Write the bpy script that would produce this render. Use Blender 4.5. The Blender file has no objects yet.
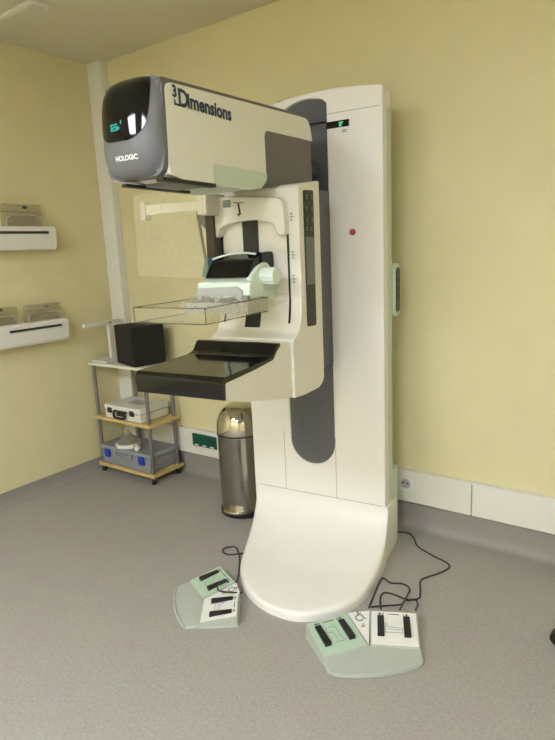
import bpy, bmesh, math, random
from mathutils import Vector, Matrix
random.seed(4)
S = bpy.context.scene
C = S.collection
PI = math.pi

# ------------------------------------------------------------------ materials
def lin(c):
    c = c / 255.0
    return c / 12.92 if c <= 0.04045 else ((c + 0.055) / 1.055) ** 2.4

def mat(name, rgb, rough=0.5, metal=0.0, var=0.03, scale=40.0, bump=0.0, coat=0.0, spec=0.5, emit=None, estr=0.0):
    m = bpy.data.materials.new(name); m.use_nodes = True
    nt = m.node_tree; b = nt.nodes['Principled BSDF']
    col = [lin(x) for x in rgb] + [1]
    tc = nt.nodes.new('ShaderNodeTexCoord')
    nz = nt.nodes.new('ShaderNodeTexNoise'); nz.inputs['Scale'].default_value = scale
    nz.inputs['Detail'].default_value = 4
    nt.links.new(tc.outputs['Object'], nz.inputs['Vector'])
    rp = nt.nodes.new('ShaderNodeValToRGB')
    rp.color_ramp.elements[0].position = 0.3; rp.color_ramp.elements[1].position = 0.7
    rp.color_ramp.elements[0].color = [x * (1 - var) for x in col[:3]] + [1]
    rp.color_ramp.elements[1].color = [min(1, x * (1 + var)) for x in col[:3]] + [1]
    nt.links.new(nz.outputs['Fac'], rp.inputs['Fac'])
    nt.links.new(rp.outputs['Color'], b.inputs['Base Color'])
    b.inputs['Roughness'].default_value = rough
    b.inputs['Metallic'].default_value = metal
    b.inputs['Specular IOR Level'].default_value = spec
    b.inputs['Coat Weight'].default_value = coat
    if bump:
        bp = nt.nodes.new('ShaderNodeBump'); bp.inputs['Strength'].default_value = bump
        bp.inputs['Distance'].default_value = 0.002
        nt.links.new(nz.outputs['Fac'], bp.inputs['Height'])
        nt.links.new(bp.outputs['Normal'], b.inputs['Normal'])
    if emit:
        b.inputs['Emission Color'].default_value = [lin(x) for x in emit] + [1]
        b.inputs['Emission Strength'].default_value = estr
    return m

def clear(name, tint, gloss=0.06, rough=0.06, milk=0.0):
    """thin sheet plastic: see-through with a faint sheen and a little haze"""
    m = bpy.data.materials.new(name); m.use_nodes = True
    nt = m.node_tree; nt.nodes.clear()
    out = nt.nodes.new('ShaderNodeOutputMaterial')
    tr = nt.nodes.new('ShaderNodeBsdfTransparent'); tr.inputs['Color'].default_value = [lin(x) for x in tint] + [1]
    gl = nt.nodes.new('ShaderNodeBsdfGlossy'); gl.inputs['Roughness'].default_value = rough
    gl.inputs['Color'].default_value = (0.95, 0.95, 0.95, 1)
    df = nt.nodes.new('ShaderNodeBsdfTranslucent'); df.inputs['Color'].default_value = (0.9, 0.89, 0.85, 1)
    d2 = nt.nodes.new('ShaderNodeBsdfDiffuse'); d2.inputs['Color'].default_value = (0.9, 0.89, 0.85, 1)
    ad = nt.nodes.new('ShaderNodeMixShader')
    nt.links.new(df.outputs[0], ad.inputs[1]); nt.links.new(d2.outputs[0], ad.inputs[2])
    m1 = nt.nodes.new('ShaderNodeMixShader'); m2 = nt.nodes.new('ShaderNodeMixShader')
    m1.inputs[0].default_value = gloss
    nz = nt.nodes.new('ShaderNodeTexNoise'); nz.inputs['Scale'].default_value = 18
    ma = nt.nodes.new('ShaderNodeMath'); ma.operation = 'MULTIPLY'; ma.inputs[1].default_value = milk * 2
    nt.links.new(nz.outputs['Fac'], ma.inputs[0])
    nt.links.new(tr.outputs[0], m1.inputs[1]); nt.links.new(gl.outputs[0], m1.inputs[2])
    nt.links.new(ma.outputs[0], m2.inputs[0]); nt.links.new(m1.outputs[0], m2.inputs[1]); nt.links.new(ad.outputs[0], m2.inputs[2])
    nt.links.new(m2.outputs[0], out.inputs['Surface'])
    return m

M = {}
M['wall'] = mat('wall_paint', (219, 208, 163), 0.75, var=0.02, scale=6, bump=0.03)
M['ceiling'] = mat('ceiling_paint', (214, 206, 184), 0.9, var=0.015, scale=5)
M['trunk'] = mat('trunking_plastic', (226, 222, 210), 0.5, var=0.01)
M['skirt'] = mat('grey_vinyl_skirting', (146, 139, 132), 0.55, var=0.05, scale=120)
M['white'] = mat('white_enamel', (232, 227, 218), 0.42, var=0.008, scale=12)
M['white2'] = mat('white_moulded_plastic', (228, 223, 210), 0.45, var=0.008, scale=12)
M['cream'] = mat('cream_side_plastic', (228, 224, 209), 0.45, var=0.008, scale=12)
M['mint'] = mat('pale_mint_plastic', (196, 208, 186), 0.45, var=0.01)
M['mintwhite'] = mat('mint_white_plastic', (214, 226, 210), 0.4, var=0.01)
M['grey'] = mat('mid_grey_plastic', (108, 107, 110), 0.45, var=0.02)
M['dgrey'] = mat('dark_grey_plastic', (92, 92, 95), 0.5, var=0.02)
M['brown_grey'] = mat('warm_grey_plastic', (104, 98, 92), 0.5, var=0.02)
M['lgrey'] = mat('light_grey_plastic', (172, 170, 164), 0.45, var=0.02)
M['black'] = mat('black_plastic', (24, 22, 21), 0.4, var=0.05)
M['gloss'] = mat('gloss_black_carbon', (20, 18, 15), 0.10, var=0.05, spec=0.42)
M['glassblack'] = mat('black_display_glass', (9, 9, 10), 0.06, var=0.02, spec=0.35)
M['foam'] = mat('black_foam', (26, 24, 20), 0.85, var=0.1, scale=90, bump=0.2)
M['red'] = mat('red_button', (172, 40, 40), 0.4)
M['ink'] = mat('dark_blue_grey_ink', (58, 66, 82), 0.6)
M['inkgrey'] = mat('grey_print', (140, 138, 132), 0.6)
M['inkblack'] = mat('black_print', (45, 45, 45), 0.6)
M['white_ink'] = mat('white_print', (235, 235, 235), 0.5)
M['teal_led'] = mat('teal_led_digits', (10, 60, 60), 0.4, emit=(50, 200, 185), estr=0.45)
M['green_led'] = mat('green_led_icon', (10, 70, 50), 0.4, emit=(60, 215, 160), estr=0.6)
M['steel'] = mat('brushed_steel', (166, 161, 153), 0.15, metal=1.0, var=0.04, scale=60)
M['chrome'] = mat('polished_steel', (196, 190, 178), 0.07, metal=1.0, var=0.02)
M['post'] = mat('grey_metal_post', (128, 126, 122), 0.4, metal=0.5)
M['wood'] = mat('pale_wood_board', (205, 178, 118), 0.55, var=0.12, scale=14)
M['woodtop'] = mat('whitish_laminate', (222, 218, 196), 0.45, var=0.03)
M['case'] = mat('white_case_plastic', (222, 218, 208), 0.45, var=0.01)
M['tool'] = mat('frosted_grey_plastic', (142, 145, 147), 0.4, var=0.03)
M['blue'] = mat('blue_latch', (32, 62, 170), 0.4)
M['green'] = mat('dark_green_socket', (18, 78, 54), 0.4)
M['teal'] = mat('teal_reflection', (26, 78, 86), 0.45)  # teal clothing in the viewer's reflection
M['reflect_brown'] = mat('dark_brown_reflection', (66, 54, 44), 0.5)  # dark brown of the viewer's reflection beside the arm
M['cable'] = mat('black_brown_cable', (50, 42, 36), 0.5)
M['pedal_white'] = mat('white_pedal_face', (226, 224, 214), 0.45)
M['pedal_green'] = mat('mint_pedal_face', (176, 198, 174), 0.45)
M['pedal_body'] = mat('grey_green_pedal_body', (172, 176, 164), 0.5)
M['lamp'] = mat('ceiling_lamp_diffuser', (240, 236, 222), 0.5, emit=(226, 236, 255), estr=41.0)
M['dimlamp'] = mat('unlit_lamp_diffuser', (212, 205, 184), 0.6)
M['shield'] = clear('clear_shield_acrylic', (253, 252, 247), 0.04, 0.05, milk=0.09)
M['acrylic'] = clear('clear_paddle_acrylic', (251, 250, 246), 0.05, 0.10, milk=0.05)
M['acrylic_edge'] = clear('smoky_acrylic_edge', (170, 164, 150), 0.10, 0.15, milk=0.10)
M['acrylic_wall'] = clear('stored_paddle_acrylic', (240, 238, 230), 0.04, 0.2, milk=0.13)
M['acrylic_rib'] = clear('frosted_paddle_rib', (250, 249, 244), 0.06, 0.15, milk=0.30)
M['upholstery'] = mat('dark_stool_vinyl', (40, 40, 44), 0.5)

def floor_mat():
    m = bpy.data.materials.new('speckled_vinyl_floor'); m.use_nodes = True
    nt = m.node_tree; b = nt.nodes['Principled BSDF']
    tc = nt.nodes.new('ShaderNodeTexCoord')
    n1 = nt.nodes.new('ShaderNodeTexNoise'); n1.inputs['Scale'].default_value = 95; n1.inputs['Detail'].default_value = 6
    n1.inputs['Roughness'].default_value = 0.75
    n2 = nt.nodes.new('ShaderNodeTexNoise'); n2.inputs['Scale'].default_value = 7; n2.inputs['Detail'].default_value = 3
    r1 = nt.nodes.new('ShaderNodeValToRGB'); e = r1.color_ramp.elements
    e[0].position = 0.36; e[0].color = [lin(x) for x in (153, 147, 139)] + [1]
    e[1].position = 0.66; e[1].color = [lin(x) for x in (175, 169, 160)] + [1]
    mx = nt.nodes.new('ShaderNodeMix'); mx.data_type = 'RGBA'; mx.blend_type = 'MULTIPLY'; mx.inputs[0].default_value = 0.12
    nt.links.new(tc.outputs['Object'], n1.inputs['Vector']); nt.links.new(tc.outputs['Object'], n2.inputs['Vector'])
    nt.links.new(n1.outputs['Fac'], r1.inputs['Fac'])
    nt.links.new(r1.outputs['Color'], mx.inputs[6]); nt.links.new(n2.outputs['Color'], mx.inputs[7])
    nt.links.new(mx.outputs[2], b.inputs['Base Color'])
    b.inputs['Roughness'].default_value = 0.5
    b.inputs['Specular IOR Level'].default_value = 0.35
    return m
M['floor'] = floor_mat()

# ------------------------------------------------------------------ helpers
def smooth(bm, ang=40):
    for f in bm.faces: f.smooth = True
    a = math.radians(ang)
    for e in bm.edges:
        e.smooth = not (len(e.link_faces) == 2 and e.calc_face_angle(0) > a)

def bevel(bm, off, seg=3, ang=30):
    bmesh.ops.remove_doubles(bm, verts=bm.verts, dist=1e-6)
    es = [e for e in bm.edges if len(e.link_faces) == 2 and e.calc_face_angle(0) > math.radians(ang)]
    bmesh.ops.bevel(bm, geom=es, offset=off, segments=seg, profile=0.5, affect='EDGES', clamp_overlap=True)

def obj(name, bm, m, parent=None, bev=0.0, seg=3, ang=30, label=None):
    if bev: bevel(bm, bev, seg, ang)
    bmesh.ops.recalc_face_normals(bm, faces=bm.faces)
    smooth(bm)
    me = bpy.data.meshes.new(name); bm.to_mesh(me); bm.free()
    me.materials.append(M[m])
    o = bpy.data.objects.new(name, me); C.objects.link(o)
    if parent: o.parent = parent
    if label: o['label'] = label
    if bev:
        w = o.modifiers.new('wn', 'WEIGHTED_NORMAL'); w.keep_sharp = True
    return o

def box(a, b, bm=None):
    bm = bm or bmesh.new()
    v = [bm.verts.new((x, y, z)) for x in (a[0], b[0]) for y in (a[1], b[1]) for z in (a[2], b[2])]
    for f in ((0, 1, 3, 2), (4, 6, 7, 5), (0, 4, 5, 1), (2, 3, 7, 6), (0, 2, 6, 4), (1, 5, 7, 3)):
        bm.faces.new([v[i] for i in f])
    return bm

def prism(poly, h0, h1, axis, bm=None):
    """extrude a 2D outline: axis 0 -> poly is (y,z); axis 1 -> (x,z); axis 2 -> (x,y)"""
    bm = bm or bmesh.new()
    def P(p, h):
        return ((h, p[0], p[1]), (p[0], h, p[1]), (p[0], p[1], h))[axis]
    a = [bm.verts.new(P(p, h0)) for p in poly]; b = [bm.verts.new(P(p, h1)) for p in poly]
    n = len(poly)
    bm.faces.new(a); bm.faces.new(b[::-1])
    for i in range(n): bm.faces.new((a[i], b[i], b[(i + 1) % n], a[(i + 1) % n]))
    return bm

def rrect(x0, y0, x1, y1, r, n=6):
    out = []
    for cx, cy, a0 in ((x1 - r, y1 - r, 0), (x0 + r, y1 - r, 90), (x0 + r, y0 + r, 180), (x1 - r, y0 + r, 270)):
        for k in range(n + 1):
            a = math.radians(a0 + 90 * k / n); out.append((cx + r * math.cos(a), cy + r * math.sin(a)))
    return out

def roundpoly(pts, rad, n=5):
    """round each corner of a polygon; rad a number or a list"""
    out = []; N = len(pts)
    for i in range(N):
        p = Vector(pts[i]); a = Vector(pts[i - 1]); b = Vector(pts[(i + 1) % N])
        r = rad[i] if isinstance(rad, (list, tuple)) else rad
        da, db = (a - p), (b - p)
        r = min(r, da.length * 0.49, db.length * 0.49)
        if r <= 1e-5: out.append(tuple(p)); continue
        s, e = p + da.normalized() * r, p + db.normalized() * r
        for k in range(n + 1):
            t = k / n
            out.append(tuple(s * (1 - t) ** 2 + p * 2 * t * (1 - t) + e * t * t))
    return out

def cyl(p0, p1, r0, r1=None, n=24, bm=None):
    bm = bm or bmesh.new(); r1 = r0 if r1 is None else r1
    p0, p1 = Vector(p0), Vector(p1); d = (p1 - p0).normalized()
    q = d.to_track_quat('Z', 'Y')
    A = [bm.verts.new(p0 + q @ Vector((r0 * math.cos(2 * PI * k / n), r0 * math.sin(2 * PI * k / n), 0))) for k in range(n)]
    B = [bm.verts.new(p1 + q @ Vector((r1 * math.cos(2 * PI * k / n), r1 * math.sin(2 * PI * k / n), 0))) for k in range(n)]
    bm.faces.new(A[::-1]); bm.faces.new(B)
    for k in range(n): bm.faces.new((A[k], A[(k + 1) % n], B[(k + 1) % n], B[k]))
    return bm

def lathe(prof, n=40, c=(0, 0), bm=None):
    bm = bm or bmesh.new(); rows = []
    for r, z in prof:
        if r < 1e-5: rows.append([bm.verts.new((c[0], c[1], z))])
        else: rows.append([bm.verts.new((c[0] + r * math.cos(2 * PI * k / n), c[1] + r * math.sin(2 * PI * k / n), z)) for k in range(n)])
    for A, B in zip(rows, rows[1:]):
        for k in range(n):
            f = [A[k % len(A)], A[(k + 1) % n % len(A)], B[(k + 1) % n % len(B)], B[k % len(B)]]
            f = list(dict.fromkeys(f))
            if len(f) > 2: bm.faces.new(f)
    for R in (rows[0], rows[-1]):
        if len(R) > 1: bm.faces.new(R)
    return bm

def catmull(pts, sub=8):
    P = [Vector(p) for p in pts]; P = [P[0]] + P + [P[-1]]; out = []
    for i in range(1, len(P) - 2):
        a, b, c, d = P[i - 1:i + 3]
        for k in range(sub):
            t = k / sub
            out.append(0.5 * (2 * b + (c - a) * t + (2 * a - 5 * b + 4 * c - d) * t * t + (3 * b - a - 3 * c + d) * t ** 3))
    out.append(P[-2]); return out

def tube(pts, r, n=10, bm=None):
    bm = bm or bmesh.new(); rows = []; prev = None
    for i, p in enumerate(pts):
        d = (pts[min(i + 1, len(pts) - 1)] - pts[max(i - 1, 0)]).normalized()
        up = Vector((0, 0, 1)) if abs(d.z) < 0.95 else Vector((1, 0, 0))
        x = d.cross(up).normalized() if prev is None else (prev - d * prev.dot(d)).normalized()
        y = d.cross(x); prev = x
        rows.append([bm.verts.new(p + x * r * math.cos(2 * PI * k / n) + y * r * math.sin(2 * PI * k / n)) for k in range(n)])
    for A, B in zip(rows, rows[1:]):
        for k in range(n): bm.faces.new((A[k], A[(k + 1) % n], B[(k + 1) % n], B[k]))
    bm.faces.new(rows[0][::-1]); bm.faces.new(rows[-1])
    return bm

def strokes(lines, w, place, bm=None, h=0.0006):
    """thin printed lines: each polyline in 2D, place(p, lift) -> 3D"""
    bm = bm or bmesh.new()
    for L in lines:
        for a, b in zip(L, L[1:]):
            a, b = Vector(a), Vector(b); d = (b - a)
            if d.length < 1e-6: continue
            d.normalize(); nrm = Vector((-d.y, d.x)) * w / 2; a2, b2 = a - d * w / 2, b + d * w / 2
            q = [a2 - nrm, b2 - nrm, b2 + nrm, a2 + nrm]
            lo = [bm.verts.new(place(p, 0)) for p in q]; hi = [bm.verts.new(place(p, h)) for p in q]
            bm.faces.new(hi); bm.faces.new(lo[::-1])
            for k in range(4): bm.faces.new((lo[k], lo[(k + 1) % 4], hi[(k + 1) % 4], hi[k]))
    return bm

def text_mesh(txt, size, bold=0.0):
    cu = bpy.data.curves.new('t', 'FONT'); cu.body = txt; cu.size = size; cu.resolution_u = 4; cu.offset = bold
    o = bpy.data.objects.new('t', cu); C.objects.link(o)
    dg = bpy.context.evaluated_depsgraph_get(); me = bpy.data.meshes.new_from_object(o.evaluated_get(dg))
    bm = bmesh.new(); bm.from_mesh(me)
    bpy.data.objects.remove(o); bpy.data.curves.remove(cu); bpy.data.meshes.remove(me)
    return bm

def ring_plate(outer, inner, c, depth):
    """flat plate in XZ with one hole, both outlines star-shaped about c; front at y=0"""
    def hitr(poly, a):
        d = Vector((math.cos(a), math.sin(a))); best = 0
        for p, q in zip(poly, poly[1:] + poly[:1]):
            p, q = Vector(p) - Vector(c), Vector(q) - Vector(c); e = q - p
            den = d.x * e.y - d.y * e.x
            if abs(den) < 1e-12: continue
            s = (p.x * e.y - p.y * e.x) / den; w = (p.x * d.y - p.y * d.x) / den
            if s > 0 and -1e-6 <= w <= 1 + 1e-6: best = max(best, s)
        return (c[0] + d.x * best, c[1] + d.y * best)
    A = sorted({round(math.atan2(p[1] - c[1], p[0] - c[0]), 4) for p in outer + inner})
    A = [a for k, a in enumerate(A) if k == 0 or a - A[k - 1] > 5e-4]
    bm = bmesh.new(); n = len(A)
    L = [[bm.verts.new((p[0], y, p[1])) for p in (hitr(poly, a) for a in A)] for poly, y in ((outer, 0), (inner, 0), (inner, depth), (outer, depth))]
    for X, Y in zip(L, L[1:] + L[:1]):
        for k in range(n): bm.faces.new((X[k], X[(k + 1) % n], Y[(k + 1) % n], Y[k]))
    return bm

def thing(name, label, cat, loc=(0, 0, 0), rz=0, group=None):
    o = bpy.data.objects.new(name, None); C.objects.link(o); o.empty_display_size = 0.1
    o.location = loc; o.rotation_euler = (0, 0, rz); o['label'] = label; o['category'] = cat
    if group: o['group'] = group
    return o

def struct(name, bm, m, bev=0.0):
    o = obj(name, bm, m, None, bev); o['kind'] = 'structure'; return o

# ------------------------------------------------------------------ room
XL, XR, YB, YF, H = -3.31, 1.7, 2.66, -2.3, 2.69
struct('floor', box((XL - .1, YF - .1, -.1), (XR + .1, YB + .1, 0)), 'floor')
struct('ceiling', box((XL - .1, YF - .1, H), (XR + .1, YB + .1, H + .1)), 'ceiling')
struct('wall_back', box((XL - .1, YB, 0), (XR + .1, YB + .1, H)), 'wall')
struct('wall_left', box((XL - .1, YF, 0), (XL, YB, H)), 'wall')
struct('wall_right', box((XR, YF, 0), (XR + .1, YB, H)), 'wall')
struct('wall_front', box((XL - .1, YF - .1, 0), (XR + .1, YF, H)), 'wall')
# coved vinyl skirting
cove = [(0, .0), (.045, 0), (.03, .006), (.018, .018), (.010, .035), (.006, .06)]
def skirt(name, top, horiz):
    prof = [(0, 0)] + [(d, z) for d, z in cove[1:]] + [(.005, top), (0, top)]
    bm = bmesh.new()
    if horiz: prism([(YB - d, z) for d, z in prof], XL, XR, 0, bm)
    else: prism([(XL + d, z) for d, z in prof], YF, YB, 1, bm)
    struct(name, bm, 'skirt')
skirt('baseboard_back', .147, True)
skirt('baseboard_left', .088, False)
# cable trunking along the back wall
tb = box((XL + .02, YB - .030, .147), (-.79, YB, .312))
struct('trim_1', tb, 'trunk', .006)
struct('trim_2', box((-.787, YB - .030, .147), (XR, YB, .312)), 'trunk', .006)
struct('trim_3', prism([(YB, .311), (YB - .034, .311), (YB - .034, .320), (YB, .320)], XL + .02, XR, 0), 'trunk')
# boxed-in pipe in the corner
struct('trim_4', box((XL, 2.605, 0), (XL + .132, YB, H)), 'trunk', .004)

# ------------------------------------------------------------------ mammography machine
TH = math.radians(6)
OX, OY = -1.4503, 2.2783
mach = thing('mammography_machine', 'tall white mammography machine with a black detector tray and lettered tube head',
             'x-ray machine', (OX, OY, 0), TH)

# column shell: rounded arch top, slot for the arm
W = .36
def arch(u): return 2.119 - .30 * (u - .09) ** 2
top = []
for k in range(25):
    u = W - 2 * W * k / 24
    top.append((u, arch(u)))
def fillet_top(pts, r=.035):
    # soften the two upper corners
    return roundpoly([(-W, .02), (W, .02)] + pts, [0, 0] + [r] + [0.0] * (len(pts) - 2) + [r])
outer = fillet_top(top)
SW, SB, ST = .119, .412, 2.088
slot = []
cx = -.012
for k in range(17):
    a = PI + PI * k / 16
    slot.append((cx + SW * math.cos(a), SB + SW + SW * math.sin(a)))
for k in range(13):
    t = k / 12; u = cx + SW - 2 * SW * t
    slot.append((u, ST - .012 + .03 * math.sin(PI * t) - (.012 if k == 0 else 0) - .028 * t))
obj('column_shell', ring_plate(outer, slot, (cx, 1.25), .105), 'white', mach, .012, 3, 50)
# grey recess panel in the slot
ins = [(cx + (p[0] - cx) * 1.03, p[1]) for p in slot]
low = [p for p in ins if p[1] < 1.0]
obj('slot_panel', prism([(cx + SW * 1.02, 1.0)] + [(cx - SW * 1.02, 1.0)] + low, .007, .03, 1), 'dgrey', mach)
upb = prism([(.045, 1.0), (.045, 1.9), (.058, 1.95), (.07, 2.0), (.09, 2.0), (.09, 1.0)], cx - SW * 1.04, cx + SW * 1.04, 0)
obj('slot_recess', upb, 'dgrey', mach)
obj('slot_cap', prism([(.05, 2.003), (.038, 2.04), (.022, 2.075), (.012, 2.11), (.09, 2.11), (.09, 2.003)], cx - SW * 1.04, cx + SW * 1.04, 0), 'dgrey', mach)
# rear chassis
obj('rear_chassis', box((-.29, .1, .0), (.29, .3, 2.05)), 'mint', mach, .01)
obj('lower_chassis', box((-.36, .1, .0), (.362, .185, .40)), 'mint', mach, .006)
obj('side_cover', prism(roundpoly([(.05, .26), (.104, .26), (.104, 2.02), (.05, 2.02)], .004), .352, .3612, 0), 'mint', mach)
# seams on the column front
def seam(a, b, w=.0016):
    return obj('panel_seam', box((min(a[0], b[0]) - w, -.0008, min(a[1], b[1]) - w), (max(a[0], b[0]) + w, .004, max(a[1], b[1]) + w)), 'lgrey', mach)
seam((.112, .255), (.112, .56)); seam((-.17, .255), (-.17, .56)); seam((.112, 2.018), (.345, 2.018)); seam((-.33, .252), (.345, .252))
# status display, maker label and emergency button
dsp = obj('status_display', box((.106, -.003, 1.957), (.214, .01, 1.985)), 'glassblack', mach, .002)
lb = strokes([[(.170, 1.976), (.184, 1.976)], [(.170, 1.976), (.170, 1.962), (.178, 1.962)], [(.176, 1.970), (.180, 1.970)]], .005, lambda p, h: (p.x, -.003 - h, p.y))
obj('display_icon', lb, 'green_led', dsp)
obj('column_label', strokes([[(.182, 1.944), (.202, 1.944)], [(.182, 1.937), (.198, 1.937)]], .004, lambda p, h: (p.x, -.0003 - h, p.y)), 'inkgrey', mach)
es = obj('emergency_button', cyl((.221, .004, 1.519), (.221, -.010, 1.519), .014, .013), 'red', mach, .003)
obj('button_ring', strokes([[(.221 + .006 * math.cos(a * PI / 6), 1.519 + .006 * math.sin(a * PI / 6)) for a in range(13)]], .002, lambda p, h: (p.x, -.0101 - h, p.y)), 'inkgrey', es)
# side hand control on the right flank
hp = obj('side_control', prism(rrect(.115, 1.135, .195, 1.375, .033), .28, .372, 0), 'mint', mach, .006)
obj('side_control_face', prism(rrect(.128, 1.155, .182, 1.355, .022), .371, .3735, 0), 'black', hp)
for z in (1.20, 1.24, 1.28, 1.32):
    obj('side_control_button', cyl((.373, .155, z), (.3755, .155, z), .011), 'brown_grey', hp)

# footplate: sweeps down from the column into a rounded tongue
OL = [(.15, -.36), (.0, -.350), (-.11, -.318), (-.26, -.268), (-.36, -.226), (-.44, -.184), (-.54, -.098), (-.60, -.010), (-.632, .08), (-.638, .165)]
OR = [(.15, .365), (.0, .375), (-.10, .392), (-.22, .402), (-.39, .398), (-.47, .374), (-.53, .338), (-.595, .272), (-.628, .215), (-.638, .165)]
def interp(T, v):
    for (a, x), (b, y) in zip(T, T[1:]):
        if b <= v <= a:
            t = (a - v) / (a - b) if a != b else 0
            return x + (y - x) * t
    return T[-1][1]
def smooth_side(T):
    P = catmull([(x, v, 0) for v, x in T], 10); return [(p.y, p.x) for p in P]
OLs, ORs = smooth_side(OL), smooth_side(OR)
def zt(v):
    if v >= 0: return .252
    t = min(1, -v / .36)
    base = .05 + .202 * (1 - math.sqrt(max(0, 1 - (1 - t) ** 2.0)))
    base -= .012 * max(0, (-v - .3) / .35)
    return base
rows_v = [.15, .05, .002, -.0005, -.002, -.005, -.01, -.018, -.03, -.045, -.065, -.09, -.12, -.155, -.195, -.24, -.28, -.32, -.36, -.40, -.44, -.475, -.505, -.53, -.55, -.57, -.585, -.597, -.606, -.614, -.621, -.627, -.632, -.635, -.6372, -.6379]
bm = bmesh.new(); R = []
for v in rows_v:
    l, r = interp(OLs, v), interp(ORs, v); z = zt(v); w = r - l
    e = min(.03, w * .45)
    tip = max(0.0, min(1, (v + .638) / .02))
    z *= .55 + .45 * math.sqrt(max(0, 1 - (1 - tip) ** 2))
    row = [(l + .012 * 0, 0), (l, min(.5 * z, z - .012)), (l + e * .08, z - min(.014, z * .35)), (l + e * .3, z - min(.006, z * .15)), (l + e * .7, z - .0015), (l + e * 1.2, z)]
    mid = [(l + w * t, z) for t in (.2, .35, .5, .65, .8)] if w > .2 else [(l + w * t, z) for t in (.46, .48, .5, .52, .54)]
    right = [(l + r - x, zz) for x, zz in row[::-1]]
    R.append([bm.verts.new((x, v, zz)) for x, zz in row + mid + right])
for A, B in zip(R, R[1:]):
    for k in range(len(A) - 1): bm.faces.new((A[k], A[k + 1], B[k + 1], B[k]))
bm.faces.new(R[0]); bm.faces.new(R[-1][::-1])
obj('footplate', bm, 'white', mach)

# --- C-arm ---------------------------------------------------------------
AU = .19
# rotating carriage behind the arm
obj('arm_carriage', prism(roundpoly([(.04, 1.70), (-.28, 1.70), (-.28, .925), (.0, .925), (.04, .96)], .02), -.118, .112, 0), 'dgrey', mach, .006)
armp = roundpoly([(-.268, 1.716), (-.448, 1.692), (-.452, 1.25), (-.462, 1.185), (-.485, 1.14), (-.532, 1.120), (-.532, .897), (-.45, .890), (-.31, .890), (-.268, .915)],
                 [.008, .02, .05, .03, .03, .01, .004, .01, .03, .03])
obj('arm_housing', prism(armp, -AU, AU, 0), 'white2', mach, .013, 3, 40)
# side button panel
sp = obj('side_panel', prism(roundpoly([(-.412, 1.672), (-.325, 1.676), (-.333, 1.152), (-.412, 1.156)], .012), AU - .002, AU + .0025, 0), 'black', mach, .001)
obj('panel_insert', prism([(-.405, 1.50), (-.331, 1.50), (-.334, 1.318), (-.406, 1.318)], AU + .002, AU + .0035, 0), 'grey', sp)
for z, ys in ((1.648, (-.392, -.345)), (1.605, (-.394, -.347)), (1.562, (-.392, -.350)), (1.530, (-.396, -.362))):
    for y in ys:
        b_ = obj('panel_button', cyl((AU + .002, y, z), (AU + .005, y, z), .014, .012), 'black', sp, .001)
        obj('button_symbol', strokes([[(y - .007, z - .006), (y + .007, z - .006), (y + .007, z + .006), (y - .007, z + .006), (y - .007, z - .006)]], .002, lambda p, h: (AU + .005 + h, p.x, p.y)), 'inkgrey', b_)
# front face slots and marks
VF = -.4525
def front_box(name, u0, z0, u1, z1, m, d=.0015, r=.006, par=None):
    return obj(name, prism(roundpoly([(u0, z0), (u1, z0), (u1, z1), (u0, z1)], r), VF - d, VF + .02, 1), m, par or mach)
obj('centre_slot', prism([(-.4542, 1.60), (-.4542, 1.27), (-.458, 1.235), (-.465, 1.195), (-.472, 1.172), (-.478, 1.158), (-.44, 1.158), (-.44, 1.60)], -.060, .010, 0), 'black', mach)
for u in (.137, -.165):
    obj('side_slot', prism([(-.4542, 1.52), (-.4542, 1.27), (-.458, 1.235), (-.465, 1.195), (-.471, 1.176), (-.44, 1.176), (-.44, 1.52)], u, u + .0075, 0), 'black', mach)
for z in (1.575, 1.435, 1.345):
    L = [[(.152, z + .012 * k), (.172 - .006 * (k % 2), z + .012 * k)] for k in range(-1, 2)] + [[(.160, z - .014), (.160, z + .016)]]
    obj('scale_mark', strokes(L, .0022, lambda p, h: (p.x, VF + .0002 - h, p.y)), 'inkgrey', mach)
# arched bracket on the face
ap = [(-.190, 1.665), (-.10, 1.668), (.10, 1.650), (.136, 1.640), (.147, 1.60), (.147, 1.507), (.110, 1.512), (.104, 1.545), (.085, 1.560), (.02, 1.572), (-.06, 1.570), (-.12, 1.560), (-.148, 1.545), (-.153, 1.516), (-.190, 1.512)]
br = obj('arched_bracket', prism(roundpoly(ap, .016, 4), VF - .035, VF + .01, 1), 'white2', mach, .005)
obj('bracket_icon', strokes([[(-.05, 1.635), (-.045, 1.60), (-.052, 1.595)]], .008, lambda p, h: (p.x, VF - .0352 - h, p.y)), 'inkblack', br)
obj('bracket_print', strokes([[(-.118, 1.650), (-.09, 1.650)], [(-.118, 1.640), (-.09, 1.640)], [(-.118, 1.631), (-.09, 1.631)]], .009, lambda p, h: (p.x, VF - .0352 - h, p.y)), 'inkgrey', br)
obj('bracket_print', strokes([[(-.07, 1.642), (-.03, 1.639)]], .005, lambda p, h: (p.x, VF - .0352 - h, p.y)), 'inkgrey', br)
# holder block and bar for the shield, then the clear shield
obj('shield_holder', prism(roundpoly([(-.185, 1.600), (-.142, 1.600), (-.136, 1.680), (-.185, 1.682)], .008), -.575, -.45, 1), 'white2', mach, .004)
obj('shield_bar', prism(roundpoly([(-.452, 1.618), (-.15, 1.618), (-.15, 1.652), (-.452, 1.658)], .006), -.572, -.548, 1), 'white2', mach, .003)
obj('shield_bar_stop', prism(roundpoly([(-.468, 1.598), (-.442, 1.598), (-.442, 1.668), (-.468, 1.668)], .006), -.58, -.545, 1), 'white2', mach, .003)
obj('face_shield', prism(roundpoly([(-.50, 1.375), (-.14, 1.36), (-.14, 1.70), (-.49, 1.698)], .02), -.590, -.586, 1), 'shield', mach)
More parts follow.
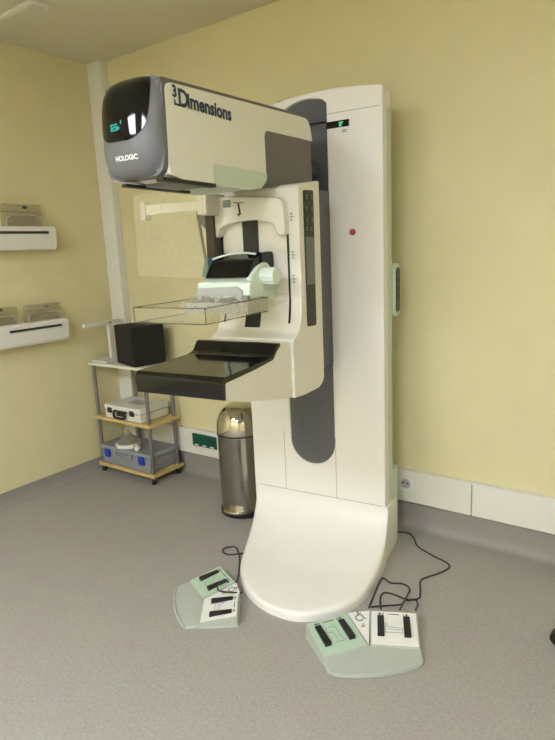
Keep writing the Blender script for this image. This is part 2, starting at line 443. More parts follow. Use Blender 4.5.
# viewer's dark and teal reflection left of the arm face, built as solids
obj('reflection_dark', prism(roundpoly([(-.246, 1.625), (-.165, 1.61), (-.165, 1.40), (-.21, 1.385), (-.205, 1.55), (-.246, 1.585)], .008), -.50, -.455, 1), 'reflect_brown', mach, .004)
obj('reflection_streak', cyl((-.235, -.50, 1.59), (-.205, -.50, 1.37), .006), 'reflect_brown', mach)
obj('reflection_teal', prism(roundpoly([(-.235, 1.36), (-.165, 1.36), (-.165, 1.44), (-.215, 1.43)], .01), -.51, -.46, 1), 'teal', mach, .004)

# compression device
cdz = 1.285
prof = [(-.70, 1.292), (-.695, 1.350), (-.62, 1.365), (-.56, 1.395), (-.50, 1.40), (-.455, 1.385), (-.455, 1.27), (-.60, 1.28)]
cd = obj('compression_head', prism(roundpoly(prof, .012), -.118, .078, 0), 'mintwhite', mach, .008)
obj('head_nose', prism(roundpoly([(-.70, 1.290), (-.695, 1.348), (-.64, 1.356), (-.60, 1.33), (-.60, 1.29)], .010), .06, .113, 0), 'mintwhite', cd, .008)
obj('head_front_plate', prism(roundpoly([(-.112, 1.283), (-.098, 1.283), (-.085, 1.303), (.06, 1.303), (.07, 1.283), (.085, 1.283), (.085, 1.322), (.062, 1.335), (-.112, 1.330)], .004), -.706, -.69, 1), 'lgrey', cd)
obj('head_clip', prism(rrect(.086, 1.284, .112, 1.304, .003), -.708, -.69, 1), 'grey', cd)
gp = [(-.655, 1.362), (-.60, 1.425), (-.52, 1.452), (-.46, 1.452), (-.455, 1.39), (-.56, 1.37)]
obj('head_display', prism(roundpoly(gp, .015), -.110, .078, 0), 'glassblack', cd, .006)
obj('display_rim', tube(catmull([(-.108, -.60, 1.432), (-.05, -.575, 1.447), (.02, -.57, 1.450), (.07, -.575, 1.445)], 6), .004), 'mintwhite', cd)
obj('head_cheek', prism(roundpoly([(-.66, 1.288), (-.655, 1.36), (-.60, 1.40), (-.54, 1.415), (-.51, 1.40), (-.505, 1.33), (-.54, 1.33), (-.58, 1.30), (-.585, 1.285)], .012), .070, .092, 0), 'mintwhite', cd, .006)
kn = obj('compression_knob', cyl((.085, -.565, 1.362), (.150, -.565, 1.362), .033, .031), 'mintwhite', cd, .005)
kb = bmesh.new()
for k in range(14):
    a = 2 * PI * k / 14
    cyl((.108, -.565 + .0325 * math.cos(a), 1.362 + .0325 * math.sin(a)), (.146, -.565 + .031 * math.cos(a), 1.362 + .031 * math.sin(a)), .002, n=8, bm=kb)
obj('knob_grip', kb, 'mintwhite', kn)
# clear compression paddle: shallow open-topped tray with ribbed rear clamp
pad = bmesh.new()
P0, P1, Pz0, Pz1 = (-.152, -1.0), (.140, -.62), 1.240, 1.290
bot = rrect(P0[0], P0[1], P1[0], P1[1], .012, 4)
prism(bot, Pz0, Pz0 + .004, 2, pad)
pd = obj('compression_paddle', pad, 'acrylic', mach)
wl = bmesh.new()
for a, b in (((P0[0], P0[1]), (P1[0], P0[1] + .003)), ((P0[0], P0[1]), (P0[0] + .003, P1[1])), ((P1[0] - .003, P0[1]), (P1[0], P1[1])), ((P0[0], P1[1] - .003), (P1[0], P1[1]))):
    box((a[0], a[1], Pz0 + .004), (b[0], b[1], Pz1 if a[1] != P1[1] - .003 else Pz1), wl)
obj('paddle_wall', wl, 'acrylic', pd)
ed = bmesh.new()
rim = [(P0[0], P0[1]), (P1[0], P0[1]), (P1[0], P1[1]), (P0[0], P1[1])]
for z in (Pz0, Pz1):
    for a, b in zip(rim, rim[1:] + rim[:1]): cyl((a[0], a[1], z), (b[0], b[1], z), .0018, n=6, bm=ed)
for a in rim[:2]: cyl((a[0], a[1], Pz0), (a[0], a[1], Pz1), .0018, n=6, bm=ed)
obj('paddle_rim', ed, 'acrylic_edge', pd)
rb = bmesh.new()
for k in range(11):
    u = -.142 + k * .0275
    box((u, -.75, Pz0 + .004), (u + .004, -.625, Pz1 + .012 * (k % 2)), rb)
box((P0[0], -.76, Pz0 + .004), (P1[0], -.756, Pz1 - .008), rb)
obj('paddle_ribs', rb, 'acrylic_rib', pd)
obj('paddle_clamp', prism(roundpoly([(-.65, 1.244), (-.65, 1.286), (-.45, 1.29), (-.45, 1.262), (-.60, 1.244)], .005), -.06, .13, 0), 'acrylic', pd)

# detector tray
hp_ = roundpoly([(-.528, 1.116), (-.612, 1.120), (-.650, 1.100), (-.675, 1.076), (-.80, 1.066), (-.982, 1.058), (-.984, 1.002), (-.90, .972), (-.70, .928), (-.56, .902), (-.528, .899)],
                [.005, .02, .02, .02, .01, .008, .01, .05, .05, .03, .004])
tray = obj('detector_housing', prism(hp_, -.178, .178, 0), 'white2', mach, .009, 3, 40)
cp_o = [(-.990, .998), (-.993, 1.058), (-.982, 1.072), (-.80, 1.077), (-.70, 1.081), (-.668, 1.089), (-.652, 1.108), (-.640, 1.124), (-.618, 1.125)]
cp_i = [(-.618, 1.112), (-.644, 1.098), (-.672, 1.071), (-.80, 1.060), (-.975, 1.052), (-.978, .998)]
obj('carbon_cover', prism(roundpoly(cp_o + cp_i, .008, 3), -.1815, .1815, 0), 'gloss', tray, .003)
# fine light line where tray meets arm
obj('tray_joint', prism(roundpoly([(-.540, 1.116), (-.536, 1.116), (-.522, 1.06), (-.520, .96), (-.530, .901), (-.534, .901), (-.524, .96), (-.526, 1.06)], .001), -.181, .1815, 0), 'white', mach)

# --- tube head -----------------------------------------------------------
TU = .110
def ztop(v): return 1.934 + (v + 1.09) * (1.977 - 1.934) / .83
ZB = 1.664
hpoly = roundpoly([(-1.072, ztop(-1.08) - .010), (-.175, ztop(-.175) - .010), (-.147, 1.888), (-.522, 1.876), (-.537, 1.860), (-.537, 1.71), (-.575, 1.674), (-.66, 1.664), (-1.0, ZB), (-1.078, 1.677), (-1.078, 1.76)],
                  [.035, .07, .004, .02, .01, .03, .03, .03, .03, .006, .03])
th = obj('tube_housing', prism(hpoly, -TU, TU, 0), 'cream', mach, .010, 3, 40)
obj('tube_top_cover', prism(roundpoly([(-1.085, ztop(-1.085) - .028), (-1.085, ztop(-1.085) + .002), (-.26, ztop(-.26) + .003), (-.19, ztop(-.19) - .012), (-.165, 1.95), (-.16, 1.90), (-.40, 1.90)], [.004, .02, .05, .03, .01, .004, .004]), -TU + .008, TU - .008, 0), 'brown_grey', th, .006)
obj('tube_rear_block', prism([(-.56, 1.90), (-.156, 1.90), (-.150, 1.69), (-.56, 1.69)], -TU + .006, TU - .005, 0), 'brown_grey', th, .004)
obj('mint_panel', prism(roundpoly([(-.868, 1.728), (-.5365, 1.728), (-.5355, 1.708), (-.575, 1.672), (-.66, 1.6625), (-.868, 1.6625)], [.004, .003, .025, .03, .03, .004]), -TU - .0016, TU + .0016, 0), 'mint', th, .0005)
obj('tube_pivot', cyl((0, -.25, 1.80), (0, .06, 1.80), .05), 'dgrey', mach, .005)
# nose: a rounded grey bezel
NC, NA, NB = 1.808, .1093, .135
def nose_v(u, z):
    base = -1.080 - (1.94 - z) * .075
    r = ((abs(u) / NA) ** 3.4 + (abs(z - NC) / NB) ** 4.0) ** (1 / 3.7)
    r = min(1, r)
    return base - .056 * (1 - r ** 2.4) ** .6
def disc(f, c, a, b, ex, nr=16, na=64):
    bm = bmesh.new(); rows = []
    for i in range(nr + 1):
        s = math.sin(i / nr * PI / 2); row = []
        for k in range(na):
            t = 2 * PI * k / na; ct, st = math.cos(t), math.sin(t)
            q = (abs(ct) ** ex + abs(st) ** ex) ** (-1 / ex)
            row.append(f(c[0] + a * s * q * ct, c[1] + b * s * q * st))
        rows.append([bm.verts.new(row[0])] if i == 0 else [bm.verts.new(p) for p in row])
    for A, B in zip(rows, rows[1:]):
        for k in range(na):
            if len(A) == 1: bm.faces.new((A[0], B[k], B[(k + 1) % na]))
            else: bm.faces.new((A[k], B[k], B[(k + 1) % na], A[(k + 1) % na]))
    return bm, rows
bm, rows = disc(lambda u, z: (u, nose_v(u, z), z), (0, NC), NA, NB, 7.0)
last = rows[-1]; back = [bm.verts.new((v.co.x, -.98, v.co.z)) for v in last]
for k in range(len(last)): bm.faces.new((last[k], back[k], back[(k + 1) % len(last)], last[(k + 1) % len(last)]))
bm.faces.new(back)
nose = obj('tube_bezel', bm, 'grey', th)
def lift(u, z, d=.002):
    e = .002
    a = Vector((u, nose_v(u, z), z)); x = (Vector((u + e, nose_v(u + e, z), z)) - Vector((u - e, nose_v(u - e, z), z)))
    y = (Vector((u, nose_v(u, z + e), z + e)) - Vector((u, nose_v(u, z - e), z - e)))
    n = x.cross(y).normalized()
    if n.y > 0: n = -n
    return a + n * d
def disp_f(u, z):
    # narrower towards its lower end
    t = max(0, (1.87 - z) / .1); u2 = u * (1 - .16 * t ** 1.5)
    z2 = min(z, NC + NB * .985)
    return lift(u2, z2, .0025)
bm, rows = disc(disp_f, (-.006, 1.859), .094, .089, 3.6)
dispo = obj('tube_display', bm, 'glassblack', nose)
# teal digits low on the display
seg = {'6': 'abcdef', '2': 'abged', '5': 'afgcd'}
def digit(x, z, w, h, on):
    P = {'a': [(x, z + h), (x + w, z + h)], 'b': [(x + w, z + h), (x + w, z + h / 2)], 'c': [(x + w, z + h / 2), (x + w, z)], 'd': [(x, z), (x + w, z)],
         'e': [(x, z), (x, z + h / 2)], 'f': [(x, z + h / 2), (x, z + h)], 'g': [(x, z + h / 2), (x + w, z + h / 2)]}
    return [P[s] for s in on]
L = digit(-.030, 1.800, .008, .015, 'acdefg') + digit(-.016, 1.800, .008, .015, 'afgcd') + [[(-.003, 1.808), (-.003, 1.801)], [(-.003, 1.804), (.001, 1.804)], [(.008, 1.822), (.008, 1.816)]]
obj('display_digits', strokes(L, .0042, lambda p, h: lift(p.x, p.y, .0035 + h)), 'teal_led', dispo)
def wrap_text(txt, size, uc, zc, m, par, name, bold=0.0):
    bm = text_mesh(txt, size, bold)
    x0 = min(v.co.x for v in bm.verts); x1 = max(v.co.x for v in bm.verts)
    bmesh.ops.subdivide_edges(bm, edges=bm.edges, cuts=1)
    for v in bm.verts: v.co = lift(uc + v.co.x - (x0 + x1) / 2, zc + v.co.y, .0022)
    obj(name, bm, m, par)
wrap_text('HOLOGIC', .0175, .012, 1.720, 'white_ink', nose, 'maker_lettering', .0008)
# lettering on the right flank: raised 3, tall D with a foot, then the word
def side_text(txt, size, v, z, bold, sx=1.0):
    bm = text_mesh(txt, size, bold)
    for q in bm.verts: q.co = Vector((TU + .0016, v + q.co.x * sx, z + q.co.y))
    return bm
def merge(a, b):
    me = bpy.data.meshes.new('tmp'); b.to_mesh(me); b.free(); a.from_mesh(me); bpy.data.meshes.remove(me); return a
lt = side_text('imensions', .057, -.977, 1.872, .0022, 1.0)
merge(lt, side_text('D', .066, -1.020, 1.870, .0022))
merge(lt, side_text('3', .044, -1.044, 1.890, .0018))
strokes([[(-1.034, 1.871), (-1.008, 1.871)], [(-1.034, 1.871), (-1.034, 1.880)]], .006, lambda p, h: (TU + .0010 + h, p.x, p.y), lt)
obj('model_lettering', lt, 'ink', th)
# collimator strips below the nose
cs = obj('collimator_frame', box((-.035, -1.02, 1.658), (.085, -.87, 1.668)), 'grey', th, .003)
obj('collimator_strip', box((-.058, -1.10, 1.655), (-.036, -.80, 1.664)), 'black', cs, .002)
obj('collimator_strip', box((.088, -1.115, 1.656), (.1135, -.86, 1.668)), 'black', cs, .002)

# ------------------------------------------------------------------ foot switches
def footswitch(label, loc, rz, cords, FS=.95):
    t = thing('foot_switch', label, 'foot switch', loc, rz, None)
    c, s = .967, .25; t.scale = (FS, FS, FS)
    fr = [(-.187, -.046), (-.181, -.098), (-.155, -.122), (-.09, -.138), (0, -.146), (.09, -.138), (.155, -.122), (.181, -.098), (.187, -.046), (.0, .004)]
    bm = bmesh.new()
    lo = [bm.verts.new((x, y, 0)) for x, y in fr]; hi = [bm.verts.new((x, y, .010 if y < -.09 else .020)) for x, y in fr]
    bm.faces.new(lo[::-1]); bm.faces.new(hi)
    for k in range(len(fr)): bm.faces.new((lo[k], lo[(k + 1) % len(fr)], hi[(k + 1) % len(fr)], hi[k]))
    bmesh.ops.triangulate(bm, faces=[f for f in bm.faces if len(f.verts) > 4])
    fo = obj('foot_rest', bm, 'pedal_body', t, .004, 2)
    obj('rest_ridge', tube(catmull([(-.165, -.112, .012), (-.09, -.132, .013), (0, -.139, .013), (.09, -.132, .013), (.165, -.112, .012)], 6), .0045, 8), 'pedal_body', fo)
    def panel_frame(sg):
        ox = Vector((sg * c, -s)); oy = Vector((sg * s, c))
        return lambda p, z=0: (ox.x * p[0] + oy.x * p[1], ox.y * p[0] + oy.y * p[1], z)
    for sg, m in ((-1, 'pedal_green'), (1, 'pedal_white')):
        F = panel_frame(sg)
        bm = bmesh.new(); q = [(.003, 0), (.191, 0), (.191, .178), (.003, .178)]
        zz = [.024, .024, .052, .052]
        lo = [bm.verts.new(F(p, 0.0)) for p in q]; hi = [bm.verts.new(F(p, z)) for p, z in zip(q, zz)]
        bm.faces.new(lo); bm.faces.new(hi)
        for k in range(4): bm.faces.new((lo[k], lo[(k + 1) % 4], hi[(k + 1) % 4], hi[k]))
        body = obj('pedal_block', bm, 'pedal_body', t, .004, 2)
        surf = lambda p, h=0: F(p, .0243 + p[1] * .1573 + h)
        bm = bmesh.new(); q = [(.009, .006), (.185, .006), (.185, .173), (.009, .173)]
        lo = [bm.verts.new(surf(p, -.003)) for p in q]; hi = [bm.verts.new(surf(p, .0015)) for p in q]
        bm.faces.new(lo); bm.faces.new(hi)
        for k in range(4): bm.faces.new((lo[k], lo[(k + 1) % 4], hi[(k + 1) % 4], hi[k]))
        face = obj('pedal_face', bm, m, body)
        X = lambda x: x if sg > 0 else .194 - x      # keep left-to-right order on both panels
        for x in (.045, .147):
            bm = bmesh.new(); x0, x1 = x - .013, x + .013
            q = [(X(x0), .045), (X(x1), .045), (X(x1), .15), (X(x0), .15)]
            lo = [bm.verts.new(surf(p, 0)) for p in q]; hi = [bm.verts.new(surf(p, .016 if i < 2 else .006)) for i, p in enumerate(q)]
            bm.faces.new(lo); bm.faces.new(hi)
            for k in range(4): bm.faces.new((lo[k], lo[(k + 1) % 4], hi[(k + 1) % 4], hi[k]))
            obj('pedal_key', bm, 'black', body, .002, 2)
        pl = lambda p, h: surf((X(p.x), p.y * .95), .0016 + h)
        if sg > 0:
            D = [[(.063, .10), (.068, .118), (.074, .10), (.128, .094), (.128, .07)], [(.063, .10), (.063, .07), (.128, .07)], [(.072, .088), (.12, .084)]]
        else:
            D = [[(.072, .135), (.066, .115), (.09, .105), (.085, .12)], [(.09, .105), (.094, .075), (.082, .055), (.118, .055)], [(.085, .135), (.11, .135), (.112, .075), (.122, .06)]]
        obj('pedal_drawing', strokes(D, .0022, pl), 'inkgrey', face)
        Hd = [[(.042, .162), (.042, .174)], [(.036, .168), (.048, .168)], [(.075, .168), (.118, .168)], [(.143, .168), (.153, .168)], [(.148, .162), (.148, .174)], [(.135, .165), (.135, .171)], [(.055, .165), (.055, .171)]]
        obj('pedal_print', strokes(Hd, .0035, pl), 'inkblack', face)
    # wedge between the panels with a wheelchair sign
    bm = bmesh.new(); q = [(0, .004), (.046, .175), (-.046, .175)]; zz = [.022, .048, .048]
    lo = [bm.verts.new((x, y, 0)) for x, y in q]; hi = [bm.verts.new((x, y, z)) for (x, y), z in zip(q, zz)]
    bm.faces.new(lo); bm.faces.new(hi)
    for k in range(3): bm.faces.new((lo[k], lo[(k + 1) % 3], hi[(k + 1) % 3], hi[k]))
    wd = obj('centre_wedge', bm, 'pedal_white', t)
    sl = .026 / .171
    wp = lambda p, h: (p.x, p.y, .0216 + (p.y - .004) * sl + .0006 + h)
    ring = [(-.004 + .015 * math.cos(a), .142 + .015 * math.sin(a)) for a in [math.radians(100 + 22 * k) for k in range(11)]]
    wc = [ring, [(-.006, .178), (-.005, .158), (.008, .156), (.013, .138), (.02, .137)], [(-.005, .168), (.006, .166)]]
    sign = strokes(wc, .0035, wp); strokes([[(.0, .105), (-.006, .095), (.006, .095), (.004, .112)]], .0025, wp, sign)
    obj('wheelchair_sign', sign, 'inkblack', wd)
    inv = Matrix.Rotation(-rz, 3, 'Z')
    for pts, r in cords:
        P = [inv @ (Vector(p) - Vector(loc)) / FS for p in pts]
        obj('cord', tube(catmull(P, 6), r / FS, 8), 'cable', t)
    return t

CZ = .0045
# camera orientation
YAW, PITCH, ROLL, FPX, CH = -.628309, -.202897, -.0455055, 575.204, 1.45
cyw, syw = math.cos(YAW), math.sin(YAW)
cf = Vector((syw * math.cos(PITCH), cyw * math.cos(PITCH), math.sin(PITCH)))
cr = Vector((cyw, -syw, 0)); cu_ = cr.cross(cf)
cr2 = cr * math.cos(ROLL) + cu_ * math.sin(ROLL); cu2 = -cr * math.sin(ROLL) + cu_ * math.cos(ROLL)

# cords lying on the floor
CORDS_R = [([(-1.14, 2.552, 0.0045), (-1.091, 2.576, 0.0045), (-1.042, 2.539, 0.0045), (-0.995, 2.472, 0.0045), (-0.905, 2.427, 0.0045), (-0.826, 2.399, 0.0045), (-0.801, 2.365, 0.0045), (-0.817, 2.306, 0.0045), (-0.857, 2.234, 0.0045), (-0.869, 2.191, 0.0045), (-0.838, 2.114, 0.0045), (-0.827, 2.067, 0.0045), (-0.866, 2.036, 0.0045), (-0.933, 2.04, 0.0045), (-0.968, 2.026, 0.0045), (-0.96, 1.978, 0.0045), (-0.912, 1.888, 0.03)], .0035), ([(-0.792, 1.951, 0.03), (-0.816, 2.03, 0.0045), (-0.836, 2.051, 0.0045), (-0.864, 2.022, 0.013), (-0.884, 2.109, 0.0045), (-0.924, 2.133, 0.0045), (-0.974, 2.113, 0.0045), (-1.017, 2.13, 0.0045), (-1.016, 2.084, 0.0045), (-0.974, 1.903, 0.0045)], .0035), ([(-0.969, 1.911, 0.0045), (-0.917, 1.953, 0.0045), (-0.871, 1.992, 0.0045), (-0.862, 2.006, 0.021), (-0.846, 1.92, 0.03)], .0035)]
CORDS_L = [([(-1.69, 1.98, 0.0045), (-1.742, 1.931, 0.0045), (-1.785, 1.932, 0.0045), (-1.808, 1.964, 0.0045), (-1.771, 2.002, 0.0045), (-1.728, 1.975, 0.0045), (-1.682, 1.932, 0.0045), (-1.602, 1.828, 0.0045), (-1.551, 1.743, 0.013), (-1.552, 1.687, 0.05), (-1.561, 1.645, 0.058), (-1.529, 1.608, 0.058), (-1.479, 1.622, 0.058), (-1.471, 1.692, 0.02)], .0035)]
footswitch('foot switch on the floor right of the footplate, cables looping behind', (-.858, 1.675, 0), math.radians(41), CORDS_R, .96)
footswitch('foot switch on the floor left of the footplate, seen end-on', (-1.583, 1.568, 0), math.radians(-39), CORDS_L, .87)

# ------------------------------------------------------------------ pedal bin
bx, by, br_ = -2.005, 2.38, .131
bn = thing('pedal_bin', 'tall shiny steel pedal bin with a domed lid behind the machine', 'bin', (bx, by, 0))
obj('bin_base', lathe([(.0, 0), (br_ - .002, 0), (br_ + .006, .004), (br_ + .006, .03), (br_, .036), (0, .036)]), 'black', bn)
obj('bin_body', lathe([(0, .032), (br_, .032), (br_, .455), (br_ + .002, .462), (br_ + .002, .470), (0, .472)], 56), 'steel', bn)
lid = [(0, .474), (br_ - .004, .474), (br_ + .003, .478), (br_ + .003, .49)]
for k in range(1, 13):
    a = PI / 2 * k / 12; lid.append(((br_ + .003) * math.cos(a) ** .75, .49 + .150 * math.sin(a)))
lid[-1] = (0, .64)
ld = obj('bin_lid', lathe(lid, 56), 'chrome', bn)
obj('lid_seam', lathe([(br_ - .01, .469), (br_ + .0035, .469), (br_ + .0035, .476), (br_ - .01, .476)], 56), 'inkblack', bn)
ang = math.atan2(-.755, .62) - .42
pdl = Vector((math.cos(ang), math.sin(ang), 0)); sd = Vector((-pdl.y, pdl.x, 0))
bm = bmesh.new(); q = []
for k in range(13):
    a = -PI / 2 + PI * k / 12
    q.append((pdl * (br_ - .01 + .055 * math.cos(a)) + sd * (.075 * math.sin(a))))
lo = [bm.verts.new((p.x, p.y, .040)) for p in q]; hi = [bm.verts.new((p.x, p.y, .058)) for p in q]
bm.faces.new(lo[::-1]); bm.faces.new(hi)
for k in range(13): bm.faces.new((lo[k], lo[(k + 1) % 13], hi[(k + 1) % 13], hi[k]))
obj('bin_pedal', bm, 'chrome', bn, .006)
obj('bin_sticker', prism([(-.03, -.012), (.03, -.012), (.03, .012), (-.03, .012)], 0, .001, 2), 'red', bn).matrix_local = \
    Matrix.Translation((-.02, -.058, .617)) @ Matrix.Rotation(math.radians(30), 4, 'X')

# ------------------------------------------------------------------ shelf trolley and what is on it
SX0, SX1, SY0, SY1 = -3.285, -2.730, 2.345, 2.570
SY1 = 2.62
sh = thing('shelf_unit', 'small three-tier shelf unit with grey posts in the corner', 'shelf unit', ((SX0 + SX1) / 2, (SY0 + SY1) / 2, 0))
ox_, oy_ = (SX0 + SX1) / 2, (SY0 + SY1) / 2
# keep clear of the boxed-in corner
def board(z0, z1, m):
    hx, hy = (SX1 - SX0) / 2, (SY1 - SY0) / 2
    nx = XL + .155 - ox_; ny = 2.570 - oy_
    return obj('shelf_board', prism([(-hx, -hy), (hx, -hy), (hx, hy), (nx, hy), (nx, ny), (-hx, ny)], z0, z1, 2), m, sh, .002)
board(.757, .777, 'woodtop'); board(.383, .405, 'wood'); board(.046, .068, 'wood')
hx, hy = (SX1 - SX0) / 2, (SY1 - SY0) / 2
for x, y in ((-hx + .025, -hy + .025), (hx - .025, -hy + .025), (hx - .025, hy - .03), (XL + .185 - ox_, hy - .03)):
    p = obj('post', cyl((x, y, .0), (x, y, .757), .0125, n=16), 'post', sh)
    obj('post_foot', cyl((x, y, 0), (x, y, .03), .016, n=16), 'black', p)

cs_ = thing('carry_case', 'white plastic carry case with black latches on the middle shelf', 'case', (-2.985, 2.475, .406))
cb = obj('case_body', box((-.175, -.125, 0), (.175, .125, .052)), 'case', cs_, .008)
obj('case_lid', box((-.178, -.128, .054), (.178, .128, .094)), 'case', cs_, .010)
for x in (-.12, .10): obj('case_latch', box((x - .02, -.134, .040), (x + .02, -.124, .076)), 'black', cs_, .003)
hd = obj('case_handle', tube(catmull([(-.06, -.126, .06), (-.062, -.140, .058), (-.058, -.143, .022), (.04, -.143, .022), (.044, -.140, .058), (.042, -.126, .06)], 5), .008, 10), 'black', cs_)
obj('case_recess', box((-.052, -.1295, .026), (.034, -.125, .066)), 'inkblack', cs_)
obj('lid_recess', box((-.05, -.04, .0935), (.10, .05, .0945)), 'lgrey', cs_)

gb = thing('storage_box', 'frosted grey plastic box with blue latches on the bottom shelf', 'box', (-3.005, 2.475, .069))
obj('box_body', prism([(-.235, 0), (.235, 0), (.245, .095), (-.245, .095)], -.12, .12, 1), 'tool', gb, .012)
obj('box_lid', box((-.252, -.127, .096), (.252, .127, .132)), 'tool', gb, .010)
for x in (-.17, .17): obj('box_latch', box((x - .025, -.138, .055), (x + .025, -.120, .112)), 'blue', gb, .004)
obj('box_handle', tube(catmull([(-.08, -.125, .11), (-.075, -.140, .10), (-.07, -.142, .085), (.07, -.142, .085), (.075, -.140, .10), (.08, -.125, .11)], 5), .007, 10), 'tool', gb)

fn = thing('funnel', 'clear cone-shaped funnel with white rim lying on the grey box', 'funnel', (-3.045, 2.425, .2015))
obj('funnel_rim', lathe([(.068, 0), (.082, 0), (.086, .01), (.082, .024), (.070, .024), (.066, .012)], 36), 'case', fn)
obj('funnel_cone', lathe([(.072, .022), (.060, .045), (.035, .075), (.018, .095), (.016, .115), (.013, .115), (.015, .094), (.032, .073), (.057, .043), (.069, .022)], 36), 'acrylic_wall', fn)
obj('funnel_spout', tube(catmull([(.075, -.01, .014), (.11, -.02, .017), (.14, -.035, .016), (.15, -.06, .016)], 6), .0155, 14), 'case', fn)
obj('spout_cup', cyl((.128, -.03, .0), (.128, -.03, .055), .028, .024), 'acrylic_wall', fn)

fc = thing('foam_cube', 'large black foam cube on the top shelf', 'cube', (-2.898, 2.480, .778), math.radians(-16))
fcb = obj('cube_body', box((-.130, -.112, 0), (.130, .112, .252)), 'foam', fc, .006)

st = thing('bar_stand', 'thin white T-shaped stand beside the black cube', 'stand', (-3.185, 2.475, .778))
obj('stand_base', box((-.075, -.115, 0), (.085, .09, .012)), 'case', st, .003)
obj('stand_post', box((-.013, -.013, .012), (.013, .013, .245)), 'case', st, .003)
sbar = obj('stand_bar', box((-.014, -.205, .245), (.014, .09, .270)), 'case', st, .003)
obj('stand_screw', cyl((.014, .0, .258), (.018, .0, .258), .006), 'black', sbar)

# ------------------------------------------------------------------ sockets on the trunking
gs = thing('socket_strip', 'dark green row of sockets on the white trunking left of the bin', 'socket', (-2.525, YB - .030, .253))
gpl = obj('socket_plate', box((-.105, -.010, -.042), (.105, 0, .042)), 'green', gs, .003)
for k in range(3):
    x = -.068 + .068 * k
    sc = obj('socket_face', cyl((x, -.009, .004), (x, -.013, .004), .024), 'green', gs, .001)
    obj('socket_hole', box((x - .012, -.0136, .002), (x - .006, -.0125, .008)), 'black', sc); obj('socket_hole', box((x + .006, -.0136, .002), (x + .012, -.0125, .008)), 'black', sc)
    obj('socket_label', box((x - .016, -.0106, -.036), (x + .016, -.0098, -.028)), 'white_ink', gpl)
po = thing('power_outlet', 'square white power outlet on the trunking beside the column', 'outlet', (-1.120, YB - .030, .250))
ofp = obj('outlet_plate', box((-.044, -.009, -.044), (.044, 0, .044)), 'white', po, .003)
osk = obj('outlet_well', cyl((-.002, -.0085, 0), (-.002, -.0105, 0), .026), 'lgrey', po, .001)
for x in (-.012, .010): obj('outlet_hole', cyl((x - .002, -.0104, .004), (x - .002, -.0112, .004), .005, n=12), 'black', osk)
obj('earth_pin', cyl((-.002, -.0104, -.010), (-.002, -.014, -.010), .003, n=10), 'post', osk)

# ------------------------------------------------------------------ wall racks with stored paddles
def rack(label, y1, z0, z1, slot_y0, slot_y1):
    y0 = y1 - .95; zc = (z0 + z1) / 2
    t = thing('wall_rack', label, 'wall rack', (XL, (y0 + y1) / 2, zc), 0, 'white racks on the left wall')
    a, b, h = (y0 - y1) / 2, (y1 - y0) / 2, (z1 - z0) / 2
    bm = prism([(0, -h), (.085, -h), (.100, -h + .025), (.110, h - .01), (.104, h), (0, h)], a, b, 1)
    obj('rack_body', bm, 'white', t, .006)
    ym = (y0 + y1) / 2
    obj('rack_slot', box((.100, slot_y0 - ym, h - .044), (.1115, slot_y1 - ym, h - .030)), 'inkblack', t)
    return t
rack('upper of the two white racks on the left wall, with a long dark slot', 2.17, 1.524, 1.662, 1.3, 2.115)
rack('lower of the two white racks on the left wall, holding two paddles', 2.182, .962, 1.098, 1.785, 2.128)
def stored(label, y0, y1, z0, hh, x=XL + .045, knob='inkblack'):
    w = y1 - y0
    t = thing('stored_paddle', label, 'paddle', (x, (y0 + y1) / 2, z0), 0, 'clear paddles standing on the wall racks')
    o = obj('paddle_plate', prism(roundpoly([(-w / 2, 0), (w / 2, 0), (w / 2 - .008, hh), (-w / 2 + .008, hh)], .012), -.002, .002, 0), 'acrylic_wall', t)
    obj('paddle_lip', box((-.002, -w / 2 + .012, hh - .012), (.035, w / 2 - .012, hh - .008)), 'acrylic_wall', t)
    obj('paddle_lip', box((-.002, -w / 2 + .012, hh * .62), (.03, w / 2 - .012, hh * .62 + .004)), 'acrylic_wall', t)
    N = 10; arc = [(-w / 2 + .012, 0)] + [(-(w / 2 - .015) * math.cos(PI * k / N) , hh * .50 * (math.sin(PI * k / N)) ** .45) for k in range(N + 1)] + [(w / 2 - .012, 0)]
    arc = [(yy, max(0, zz)) for yy, zz in arc]
    obj('paddle_arch', tube(catmull([(.030, yy, zz + .004) for yy, zz in arc], 3), .0035, 8), 'lgrey', t)
    obj('paddle_bracket', prism([(-w / 2 + .02, .002), (w / 2 - .02, .002), (w / 2 - .045, hh * .46), (-w / 2 + .045, hh * .46)], .008, .014, 0), 'acrylic_wall', t)
    obj('paddle_latch', box((.002, -.01 + w * .06, hh * .78), (.010, .02 + w * .06, hh * .78 + .016)), knob, t, .002)
    return t
stored('clear plastic paddle standing on the upper white wall rack', 1.86, 2.128, 1.6625, .130)
stored('clear plastic paddle on the lower white rack, nearer the corner', 1.918, 2.178, 1.0985, .102, knob='inkgrey')
stored('clear plastic paddle on the lower white rack, at the picture edge', 1.62, 1.890, 1.0985, .105)

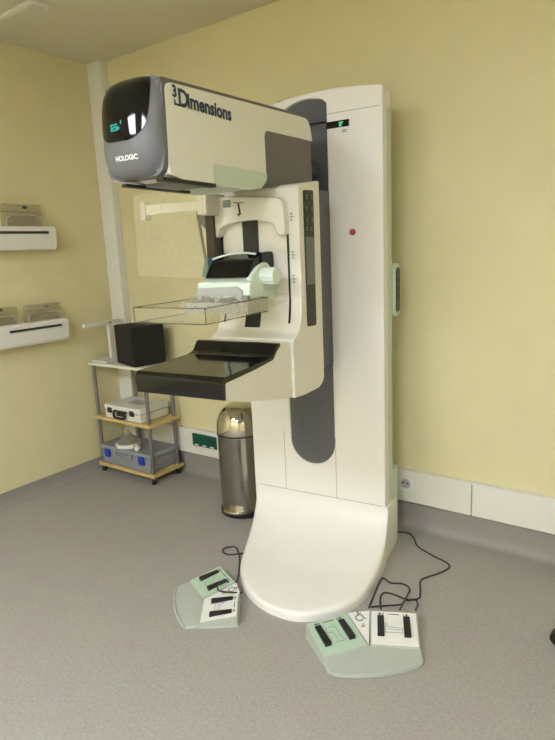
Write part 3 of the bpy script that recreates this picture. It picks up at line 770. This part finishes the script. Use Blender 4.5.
# ------------------------------------------------------------------ ceiling lamps
cl = thing('ceiling_lamp', 'slim unlit lamp on the ceiling above the left wall', 'ceiling light', (-2.98, 1.885, H - .018))
obj('lamp_casing', box((-.29, -.05, 0), (.29, .05, .018)), 'trunk', cl, .004)
obj('lamp_diffuser', box((-.275, -.036, -.006), (.275, .036, .002)), 'dimlamp', cl, .002)
def panel(label, x, y, sx, sy):
    t = thing('ceiling_panel', label, 'ceiling light', (x, y, H - .022), 0, 'lit ceiling panels')
    bm = box((-sx - .02, -sy - .02, .004), (sx + .02, sy + .02, .022))
    obj('panel_frame', bm, 'white', t)
    obj('panel_diffuser', box((-sx, -sy, 0), (sx, sy, .0045)), 'lamp', t)
panel('lit square ceiling panel on the left behind the viewer', -1.75, -1.35, .36, .36)
panel('lit square ceiling panel in the middle behind the viewer', -.25, -1.35, .36, .36)
panel('lit square ceiling panel over the right end of the room', .95, -.30, .22, .22)

# ------------------------------------------------------------------ stool, only a castor reaches into view
so = thing('swivel_stool', 'dark swivel stool at the right edge, only a castor in view', 'stool', (-.02, 2.06, 0), math.radians(-3))
for k in range(5):
    a = PI + 2 * PI * k / 5; dx, dy = math.cos(a), math.sin(a)
    lg = obj('stool_leg', cyl((dx * .02, dy * .02, .10), (dx * .27, dy * .27, .065), .018, .012), 'black', so)
    px_, py_ = dx * .275, dy * .275
    obj('castor', cyl((px_ - dy * .02, py_ + dx * .02, .027), (px_ + dy * .02, py_ - dx * .02, .027), .027), 'black', lg, .004)
    obj('castor_stem', cyl((px_, py_, .03), (px_, py_, .075), .008), 'post', lg)
obj('stool_column', cyl((0, 0, .08), (0, 0, .44), .022), 'post', so)
obj('stool_seat', lathe([(0, .43), (.14, .43), (.165, .445), (.17, .475), (.155, .495), (0, .50)]), 'upholstery', so)

# ------------------------------------------------------------------ camera and world
cam = bpy.data.cameras.new('camera'); co = bpy.data.objects.new('camera', cam); C.objects.link(co)
cam.sensor_fit = 'VERTICAL'; cam.sensor_height = 24; cam.lens = FPX / 740 * 24; cam.clip_start = .02
mt = Matrix((cr2, cu2, -cf)).transposed().to_4x4(); mt.translation = (0, 0, CH)
co.matrix_world = mt
S.camera = co
w = bpy.data.worlds.new('world'); S.world = w; w.use_nodes = True
w.node_tree.nodes['Background'].inputs[0].default_value = (.8, .85, 1, 1)
w.node_tree.nodes['Background'].inputs[1].default_value = .0
S.view_settings.view_transform = 'Standard'; S.view_settings.look = 'None'
S.view_settings.gamma = 1; S.view_settings.use_curve_mapping = False
S.view_settings.exposure = 0.50
